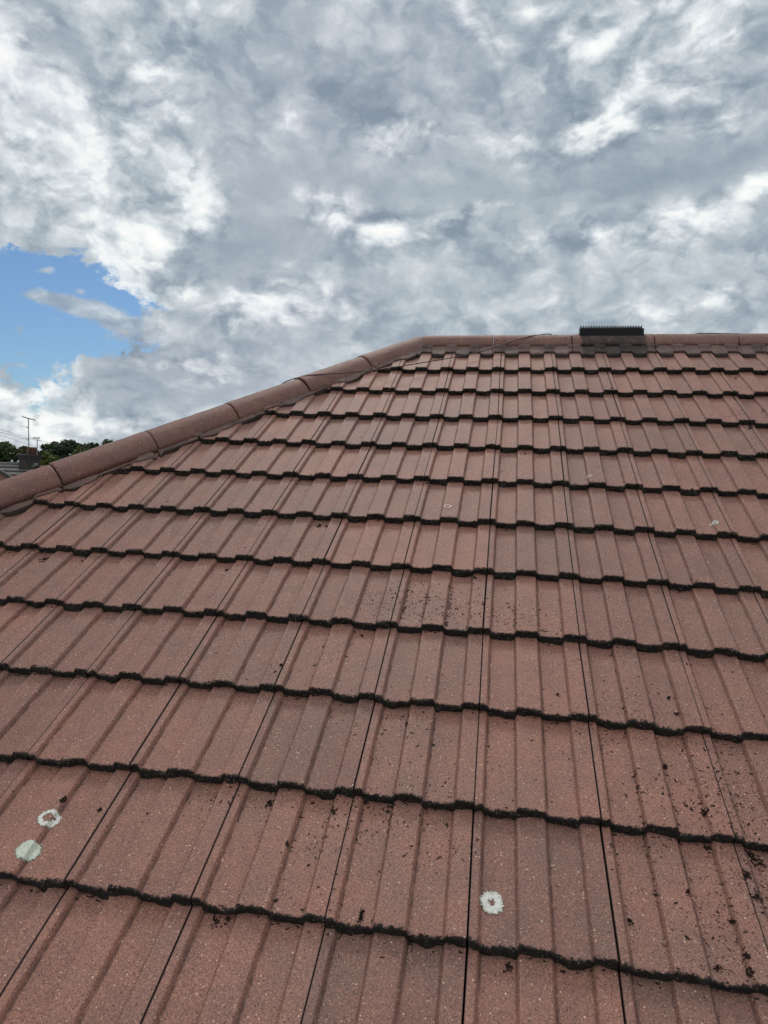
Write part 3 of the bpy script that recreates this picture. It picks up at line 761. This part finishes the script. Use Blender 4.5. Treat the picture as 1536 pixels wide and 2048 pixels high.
# drifts seen in the photograph: (px, py, spread x, spread y, count)
for (px, py, sx, sy, cnt) in [(850,1205,.30,.10,420),(960,1230,.20,.08,160),(760,1190,.16,.10,120),(640,1270,.12,.10,90),(1090,1240,.16,.08,110),(1290,1290,.22,.10,130),(800,1470,.25,.12,170),
        (700,1640,.12,.07,120),(660,1690,.07,.06,70),(760,1620,.12,.05,80),(1180,1480,.16,.10,90),(1300,1420,.13,.12,150),(1370,1600,.10,.12,170),(1420,1500,.08,.14,110),
        (1480,1560,.08,.14,220),(1500,1760,.06,.14,230),(1420,1850,.06,.12,170),(1330,1700,.10,.10,90),(1480,1900,.06,.08,70),(870,1600,.10,.06,50),(1480,840,.25,.14,90),
        (430,1600,.10,.05,50),(560,1340,.16,.08,80),(140,1625,.06,.05,30),(400,1000,.5,.2,90),(1180,700,.3,.07,60),(700,1880,.12,.03,50),(880,1700,.12,.08,80),(620,1820,.1,.03,40),(1030,950,.5,.2,120)]:
    cx, cy = back_px(px, py)
    for _ in range(cnt):
        x = rnd.gauss(cx, sx * .6); y = rnd.gauss(cy, sy * .6)
        if rnd.random() < .3: x = (math.floor(x / W) + rnd.choice([.097, .607, .33, .833])) * W + rnd.gauss(0, .003)
        if okxy(x, y): L, wd = sizes(); crumb(x, y, L, wd, rnd.uniform(0, 6.28), .0019)
# larger lumps, where the photograph shows them
for (px, py, r_) in [(1253,1841,.006),(1352,1668,.010),(1408,1622,.010),(1492,1745,.012),(1510,1790,.012),(1489,1950,.010),(1461,1840,.007),(1484,1915,.008),(1427,1935,.006),(1413,1682,.009),(1331,1527,.006),
        (1370,1785,.006),(430,1848,.013),(452,1843,.008),(130,1610,.008),(205,1632,.005),(565,1340,.004),(272,1076,.004),(574,1700,.005),(720,1838,.006),(718,1850,.008),
        (452,1132,.004),(640,1042,.010),(655,1044,.006),(950,1152,.009),(725,1263,.008),(665,1628,.012),(540,1605,.010),(1050,905,.003),(1116,1388,.005),(1340,1388,.006),(1355,1425,.007),(1010,1932,.012),
        (1222,1690,.006),(88,1108,.022),(170,1105,.012),(165,1115,.010),(1507,1700,.016),(1525,1712,.012),(1470,755,.005),(1222,785,.004),(735,955,.005),(855,962,.006),(1500,852,.02)]:
    cx, cy = back_px(px, py)
    if okxy(cx, cy): clump(cx, cy, r_, .006)
# moss tufts clinging to and hanging off the noses
for k in range(1, 13):
    for _ in range(230):
        x = rnd.uniform(HX(-k * G) + .16, 2.1); y = -k * G + rnd.gauss(-.001, .0035) if rnd.random() < .55 else -k * G - rnd.uniform(.004, .016)
        if fbm(np.array([[x * 6, k * 3.3, 0.]]), 61, 2)[0] < .42: continue
        if rnd.random() < .4 + .04 * k: crumb(x, y, rnd.uniform(.004, .012), rnd.uniform(.002, .005), rnd.uniform(-.5, .5), rnd.uniform(.003, .006))
# crumbs on the caps
def on_cap(axis, rad_w, rad_h, side, s_, th):
    A = np.array(axis(s_)); return A + side * math.cos(th) * rad_w + np.array([0, 0, 1]) * math.sin(th) * rad_h
def cap_crumb(axis, rw, rh, side, dirv, s_, th, L):
    b = len(VM)
    for (u, v, w) in [(-1, 0, 0), (0, -.5, .0), (1, .1, 0), (0, .6, 0), (0, 0, 1)]:
        A = on_cap(axis, rw + .0015 + w * .003, rh + .0015 + w * .003, side, s_ + u * L / 2, th + v * L / rw * .7); VM.append(A.tolist())
    for f in [(0, 1, 4), (1, 2, 4), (2, 3, 4), (3, 0, 4)]: FM.append(tuple(b + i for i in f))
for _ in range(110): cap_crumb(ridge_axis, RW, RH, np.array([0, -1., 0]), None, rnd.uniform(-.4, 2.2), rnd.uniform(.25, 1.7), rnd.uniform(.003, .009))
for _ in range(110): cap_crumb(hip_axis, .102, .092, HPERP, None, rnd.uniform(.05, 2.9), rnd.uniform(.25, 2.0), rnd.uniform(.003, .008))
o = mesh_obj('moss_crumbs', np.array(VM), FM, MOSSM, None, False)
tag(o, 'dark crumbs of dead moss scattered over the red roof tiles', 'moss', kind='stuff')

# ------------------------------------------------------------------ ground
GR, t_, p = new_mat('grass ground'); co = t_.n('ShaderNodeTexCoord').outputs['Object']
t_.set(p.inputs['Base Color'], t_.ramp(t_.noise(co, .15, 6, .65), [(.3, (.035, .055, .018)), (.55, (.06, .08, .03)), (.8, (.09, .085, .05))])); p.inputs['Roughness'].default_value = .95
N = 24; g_ = np.linspace(-2500, 2500, N + 1); X, Y = np.meshgrid(g_, g_); idx = np.arange((N + 1) ** 2).reshape(N + 1, N + 1)
Q = np.stack([idx[:-1, :-1], idx[:-1, 1:], idx[1:, 1:], idx[1:, :-1]], -1).reshape(-1, 4)
tag(mesh_obj('ground', np.stack([X, Y, X * 0], -1).reshape(-1, 3), Q, GR, None, False), kind='structure')

# ------------------------------------------------------------------ neighbouring house with chimney
NR, t_, p = new_mat('slate-grey neighbour tiles'); co = t_.n('ShaderNodeTexCoord').outputs['Object']
t_.set(p.inputs['Base Color'], t_.ramp(t_.noise(co, 1.5, 6, .7), [(.3, (.10, .095, .09)), (.55, (.17, .16, .15)), (.75, (.22, .205, .19))])); p.inputs['Roughness'].default_value = .8
DARKC = simple('dark verge', (.045, .045, .048), .8)  # verge colour, shared with the painted course shade strips
YN = 30.0
c0 = at(59, 930, YN)                                               # foot of the chimney
PXM = (YN - CAM.y) / F                                             # metres per photo pixel at that depth, roughly
nh = empty('neighbour_house', (c0.x, YN, 0), 'grey tiled neighbouring house with a sooty brick chimney on its ridge', 'house')
def rel(p): return Vector((p[0] - c0.x, p[1] - YN, p[2]))
zr = at(20, 928, YN).z; xl, xr = c0.x - 9.0, at(74, 930, YN).x
# stepped courses of the slope facing the camera
mb = MB(); np_ = 16; st = .34; tp = math.radians(36)
for k in range(np_):
    ya, za = -k * st * math.cos(tp), zr - k * st * math.sin(tp); yb, zb = ya - st * math.cos(tp), za - st * math.sin(tp)
    V = [(xl - c0.x, ya, za + .0), (xr - c0.x, ya, za + .0), (xr - c0.x, yb, zb + .075), (xl - c0.x, yb, zb + .075), (xl - c0.x, yb, zb), (xr - c0.x, yb, zb)]
    mb.add(V, [(3, 2, 1, 0), (4, 5, 2, 3)])
b_ = np_ * st; V = [(xl - c0.x, 0, zr), (xr - c0.x, 0, zr), (xr - c0.x, b_ * math.cos(tp), zr - b_ * math.sin(tp)), (xl - c0.x, b_ * math.cos(tp), zr - b_ * math.sin(tp))]
mb.add(V, [(0, 1, 2, 3)])
nroof = mb.build('roof', NR, nh)
mb = MB()
for k in range(1, np_): mb.box(((xl + xr) / 2 - c0.x, -k * st * math.cos(tp) - .012, zr - k * st * math.sin(tp) + .020), (xr - xl, .02, .085))
mb.build('course_shade', DARKC, nroof)  # dark strips added as painted shade under each course
mb = MB(); mb.tube([(xl - c0.x, 0, zr + .0), (xr - c0.x, 0, zr + .0)], .10, 10); mb.build('ridge_cap', NR, nh, True)
hw = b_ * math.cos(tp) - .3; ez = zr - b_ * math.sin(tp)
mb = MB(); mb.box(((xl + xr) / 2 - c0.x, 0, ez / 2 + .1), (xr - xl - .4, hw * 2, ez + .2))
gx = (xr - .2 - c0.x); mb.add([(gx, -hw, ez), (gx, hw, ez), (gx, 0, zr - .05)], [(0, 1, 2)])
mb.build('wall', BRICK, nh)
# chimney
ch = MB(); cw = 30 * PXM; cx_ = 0.0; zt = at(58, 913, YN).z
ch.box((cx_, 0, (zr - 1.2 + zt - .12) / 2), (cw * .80, .9, zt - .12 - (zr - 1.2)))
ch.box((cx_, 0, zt - .06), (cw * .92, 1.02, .12)); ch.box((cx_, 0, zt + .045), (cw * .99, 1.1, .09))
chim = ch.build('chimney', SOOTY, nh)
mb = MB(); mb.box((cx_ - cw * .25, -.05, zt + .1055), (cw * .52, 1.0, .03)); mb.build('chimney_cap', simple('flaunching', (.26, .25, .24), .9), chim)
POT = simple('clay pot', (.16, .075, .05), .85)
mb = MB()
for dx_, r0 in ((-.02, .15), (.23, .14)):
    mb.tube([(cx_ + dx_, 0, zt + .10), (cx_ + dx_, 0, zt + .42), (cx_ + dx_, 0, zt + .46), (cx_ + dx_, 0, zt + .50)], [r0, r0 * .85, r0 * 1.05, r0 * 1.0], 12)
mb.build('chimney_pot', POT, chim, True)
# lean front wing with a dark verge, low at the left edge
p1, p2 = at(-14, 934, YN - 2.6), at(28, 959, YN - 2.6)
w1_, w2_ = rel(p1), rel(p2)
mb = MB(); back = Vector((0, .3, .0))
mb.add([w1_, w2_, w2_ + back, w1_ + back], [(0, 1, 2, 3)])
lft = w1_ + Vector((-(w2_.x - w1_.x), 0, w2_.z - w1_.z)); mb.add([lft, w1_, w1_ + back, lft + back], [(0, 1, 2, 3)])
mb.build('wing_roof', NR, nh)
mb = MB(); mb.tube([lft, w1_ + Vector((0, -.02, .03)), w2_ + Vector((0, -.02, .0))], .07, 6); mb.build('verge', DARKC, nh)
mb = MB(); zz = w2_.z
mb.add([(lft.x + .2, w2_.y + .1, 0), (w2_.x - .2, w2_.y + .1, 0), (w2_.x - .2, w2_.y + .1, zz), (w1_.x, w1_.y + .1, w1_.z - .08), (lft.x + .2, w2_.y + .1, zz)], [(0, 1, 2, 3, 4)]); mb.build('gable_wall', BRICK, nh)
# second house, only its ridge shows right of the chimney
RT = simple('red plain tiles', (.17, .085, .06), .85, var=.3, scale=2)
c2 = at(86, 931, YN + 5)
h2 = empty('far_house', (c2.x, YN + 5, 0), 'house with a reddish roof just showing right of the chimney', 'house')
mb = MB(); L2 = 5.5; z2 = c2.z
mb.add([(-.6, 0, z2), (L2, 0, z2), (L2 + .0, -4, z2 - 2.6), (-.6, -4, z2 - 2.6), (L2, 4, z2 - 2.6), (-.6, 4, z2 - 2.6)], [(3, 2, 1, 0), (0, 1, 4, 5)])
mb.build('roof', RT, h2)
mb = MB(); mb.box((L2 / 2 - .3, 0, (z2 - 2.5) / 2), (L2, 7.4, z2 - 2.5)); mb.add([(-.5, -3.7, z2 - 2.5), (-.5, 3.7, z2 - 2.5), (-.5, 0, z2 - .1)], [(0, 2, 1)]); mb.build('wall', BRICK, h2)

# ------------------------------------------------------------------ aerials
ALU = simple('weathered aluminium', (.16, .165, .17), .5, .3, var=.2)
def yagi(mb, c, d, L, n_, el_, r_=.006, mast_r=None):
    """boom from c along d with n_ cross elements of length el_"""
    d = Vector(d).normalized(); side = d.cross(Vector((0, 0, 1))).normalized()
    a = Vector(c) - d * L * .25; b = Vector(c) + d * L * .75
    mb.tube([a, b], r_ * 1.6, 6)
    for k in range(n_):
        q = a + (b - a) * (k + .5) / n_; l = el_ * (1 - .35 * k / n_); mb.tube([q - side * l / 2, q + side * l / 2], r_ * .7, 5)
    return a, b, side
base = at(58.5, 897, YN - .6); top = at(56.8, 838, YN - .6)
an = empty('tv_aerial', (base.x, YN, zt), 'tall rooftop aerial mast with three arrays strapped to the chimney', 'aerial')
o_ = Vector((base.x, YN, zt)); rb = Vector((0, 0, -.3)); rt = Vector((top.x - base.x, 0, top.z - zt))
mb = MB(); mb.tube([rb + Vector((0, -.6, 0)), rt + Vector((0, -.6, .05))], .022, 8); mb.build('mast', ALU, an, True)
mt = rt + Vector((0, -.6, .02))
mb = MB()
A_ = at(50.5, 834, YN - .6) - o_; B_ = at(65, 840, YN - .6) - o_; A_.y -= .25; B_.y += .25
mb.tube([A_, B_], .022, 6); dd = (B_ - A_); sd_ = dd.cross(Vector((0, 0, 1))).normalized()
for k in range(14): q = A_ + dd * (k / 13); mb.tube([q - sd_ * .10 - Vector((0, 0, .03)), q + sd_ * .10 + Vector((0, 0, .03))], .005, 4)
mb.build('array', ALU, an)
mb = MB()
for j in (-1, 1):
    for k in range(5): zq = j * (.05 + k * .055); q = B_ + Vector((.10 * (k / 4), 0, zq)); mb.tube([q - Vector((.16, .1, 0)), q + Vector((.10, .1, 0))], .004, 4)
    mb.tube([B_, B_ + Vector((.10, 0, j * .28))], .006, 4); mb.tube([B_ + Vector((-.12, 0, j * .05)), B_ + Vector((-.02, 0, j * .28))], .005, 4)
mb.build('reflector', ALU, an)
for (xa, ya, xb, yb) in ((45, 852, 57, 855), (44, 877, 58, 878.5)):
    P_ = at(xa, ya, YN - .6) - o_; Q_ = at(xb, yb, YN - .6) - o_; P_.y -= .2
    mb = MB(); mb.tube([P_, Q_], .012, 6); dd = Q_ - P_; s2 = dd.cross(Vector((0, 0, 1))).normalized()
    for k in range(7): q = P_ + dd * ((k + .5) / 7); mb.tube([q - s2 * .13, q + s2 * .13], .005, 4)
    q = P_ + dd * .8; mb.tube([q + Vector((0, 0, -.09)), q + Vector((0, 0, .07))], .008, 4); mb.tube([q + dd * .1 + Vector((0, 0, -.09)), q + dd * .1 + Vector((0, 0, .07))], .008, 4)
    mb.build('array', ALU, an)
Y2 = YN + 3.5
b2 = at(74, 934, Y2); t2 = at(74.5, 878, Y2)
a2 = empty('tv_aerial', (b2.x, Y2, b2.z), 'shorter single-array aerial on the pole right of the chimney', 'aerial')
o_ = Vector(b2)
mb = MB(); mb.tube([(0, 0, -.9), (t2.x - b2.x, 0, t2.z - b2.z)], .024, 8); mb.build('mast', ALU, a2, True)
P_ = at(66, 875, Y2 - .2) - o_; Q_ = at(79, 877, Y2 + .2) - o_; dd = Q_ - P_; mb = MB(); mb.tube([P_, Q_], .018, 6)
for k in range(9): q = P_ + dd * ((k + .5) / 9); mb.tube([q - Vector((.0, .12, .05)), q + Vector((.0, .12, .05))], .006, 4)
for j in (-1, 1): mb.tube([Q_ + Vector((-.16, 0, j * .09)), Q_ + Vector((.02, 0, j * .09))], .008, 4); mb.tube([Q_ + Vector((0, 0, 0)), Q_ + Vector((.02, 0, j * .09))], .008, 4)
mb.build('array', ALU, a2)

# ------------------------------------------------------------------ overhead wires
WM = simple('wire', (.10, .105, .11), .6)
def wire(pa, pb, Ya, Yb, sag, label, ext=.9):
    A_ = at(*pa, Ya); B_ = at(*pb, Yb); d_ = B_ - A_; A_ = A_ - d_ * ext; B_ = B_ + d_ * .4
    pts = [A_ + (B_ - A_) * (k / 24) - Vector((0, 0, sag * 4 * (k / 24) * (1 - k / 24))) for k in range(25)]
    mb = MB(); mb.tube(pts, .0065, 5); tag(mb.build('overhead_wire', WM, None, True), label, 'wire', 'overhead wires')
wire((0, 856), (118, 890), 24, 36, .06, 'highest overhead wire passing behind the tall aerial mast')
wire((0, 860), (97, 883), 24, 36, .10, 'overhead wire just below the highest one')
wire((0, 868), (80, 895), 22, 34, .05, 'third overhead wire crossing behind the tall aerial mast low down')
wire((0, 876), (28, 890), 20, 30, .02, 'lowest steep overhead wire at the left edge of the photo')

# ------------------------------------------------------------------ trees
def leafmat(name, a, b, c):
    m_, t_, p = new_mat(name); v = attr(t_, 'lv')
    t_.set(p.inputs['Base Color'], t_.ramp(v, [(0, a), (.55, b), (1, c)])); p.inputs['Roughness'].default_value = .6
    p.inputs['Specular IOR Level'].default_value = .3
    return m_
LF = {'dark': leafmat('dark leaves', (.022, .038, .014), (.045, .070, .025), (.085, .115, .042)),
      'olive': leafmat('olive leaves', (.030, .045, .014), (.060, .078, .024), (.110, .115, .035)),
      'yellow': leafmat('yellow-green leaves', (.05, .075, .018), (.105, .125, .030), (.17, .17, .045)),
      'deep': leafmat('blackish leaves', (.014, .022, .014), (.026, .038, .022), (.05, .062, .034)),
      'rust': leafmat('rusty leaves', (.045, .03, .016), (.085, .055, .03), (.12, .085, .04))}
BARK = simple('bark', (.05, .04, .03), .9, var=.3, scale=5)
def tree(px, py_top, Y, width_px, kind, label, n_leaf=3200, seed=0, squash=.8):
    r = random.Random(seed); ptop = at(px, py_top, Y); m_ = (Y - CAM.y) / F
    Wd = width_px * m_; H = ptop.z; cr_h = min(H * .75, Wd * squash); cz = H - cr_h * .5
    t = empty('tree', (ptop.x, Y, 0), label, 'tree', 'trees beyond the neighbouring roof')
    mb = MB(); mb.tube([(0, 0, 0), (r.uniform(-.2, .2), 0, H * .3), (r.uniform(-.3, .3), r.uniform(-.3, .3), H * .6), (0, 0, H * .85)], [Wd * .045, Wd * .035, Wd * .022, .03], 8)
    for k in range(7):
        a = r.uniform(0, 6.28); z_ = H * r.uniform(.3, .6)
        mb.tube([(0, 0, z_), (math.cos(a) * Wd * .2, math.sin(a) * Wd * .2, z_ + cr_h * .25), (math.cos(a) * Wd * .36, math.sin(a) * Wd * .36, z_ + cr_h * .35)], [Wd * .02, Wd * .012, .02], 6)
    mb.build('trunk', BARK, t, True)
    cl = []
    for k in range(26):
        a = r.uniform(0, 6.28); u = r.uniform(-.85, 1); q = math.sqrt(max(0, 1 - u * u)) * r.uniform(.35, .9)
        cl.append((math.cos(a) * q * Wd * .5, math.sin(a) * q * Wd * .5, cz + u * cr_h * .42, Wd * r.uniform(.09, .19)))
    V = []; Fc = []; LV = []
    for k in range(n_leaf):
        c_ = cl[r.randrange(len(cl))]; d_ = Vector((r.gauss(0, 1), r.gauss(0, 1), r.gauss(0, 1))).normalized() * c_[3] * r.uniform(.45, 1.12)
        p_ = Vector(c_[:3]) + Vector((d_.x, d_.y, d_.z * .8)); s_ = r.uniform(.07, .17)
        n1 = Vector((r.gauss(0, 1), r.gauss(0, 1), r.gauss(0, 1))).normalized(); n2 = n1.orthogonal().normalized(); n3_ = n1.cross(n2)
        b = len(V); V += [p_ + n2 * s_, p_ + n3_ * s_ * .6, p_ - n2 * s_, p_ - n3_ * s_ * .6]; Fc.append((b, b + 1, b + 2, b + 3)); lv = r.random(); LV += [lv] * 4
    mesh_obj('crown', [tuple(v) for v in V], Fc, LF[kind], t, False, {'lv': LV})
tree(18, 887, 52, 84, 'dark', 'dark green tree at the left edge of the photo behind the grey roof', 5000, 1, .8)
tree(-45, 884, 56, 90, 'olive', 'wide olive tree cut by the left edge of the photo', 4000, 2)
tree(47, 893, 49, 44, 'olive', 'olive green tree directly behind the sooty chimney', 3600, 3, .95)
tree(66, 896, 46, 34, 'rust', 'small rusty brown tree just right of the chimney pots', 2200, 4, 1.1)
tree(90, 905, 46, 56, 'yellow', 'light green rounded tree between the shorter aerial and the dark trees', 3600, 5, .8)
tree(104, 885, 62, 60, 'dark', 'feathery dark tree rising behind the light green one', 3400, 6, .8)
tree(142, 882, 60, 78, 'dark', 'broad dark domed tree, tallest beyond the hip caps', 6500, 7, .75)
tree(122, 893, 54, 34, 'deep', 'blackish tree nestled below the broad dark dome', 3600, 8, 1.3)
tree(158, 897, 52, 36, 'yellow', 'yellow-green bush in front of the broad dark dome', 3000, 9, .8)
tree(184, 886, 58, 70, 'dark', 'dark tree on the right shoulder of the broad dome', 4200, 10, .8)
tree(222, 881, 66, 84, 'dark', 'sparse feathery tree farthest right, half hidden by the hip caps', 3000, 11, .8)
tree(-130, 880, 60, 110, 'dark', 'large dark tree outside the left edge of the photo', 3600, 12)
hedge_x = at(70, 930, 64)
V = []; Fc = []; LV = []; r = random.Random(77)
for k in range(13000):
    x = r.uniform(-30, 16); z_ = r.uniform(0.2, 6.0 + .8 * math.sin(x * .7) + .6 * math.sin(x * 1.9)); y = r.gauss(0, .8)
    n1 = Vector((r.gauss(0, 1), r.gauss(0, 1), r.gauss(0, 1))).normalized(); n2 = n1.orthogonal().normalized(); n3_ = n1.cross(n2); s_ = r.uniform(.15, .34); p_ = Vector((x, y, z_))
    b = len(V); V += [p_ + n2 * s_, p_ + n3_ * s_ * .6, p_ - n2 * s_, p_ - n3_ * s_ * .6]; Fc.append((b, b + 1, b + 2, b + 3)); LV += [r.random()] * 4
o = mesh_obj('undergrowth', [tuple(v) for v in V], Fc, LF['deep'], None, False, {'lv': LV}); o.location = (hedge_x.x, 64, 0)
tag(o, 'dark mass of undergrowth filling in beneath the far trees', 'undergrowth', kind='stuff')
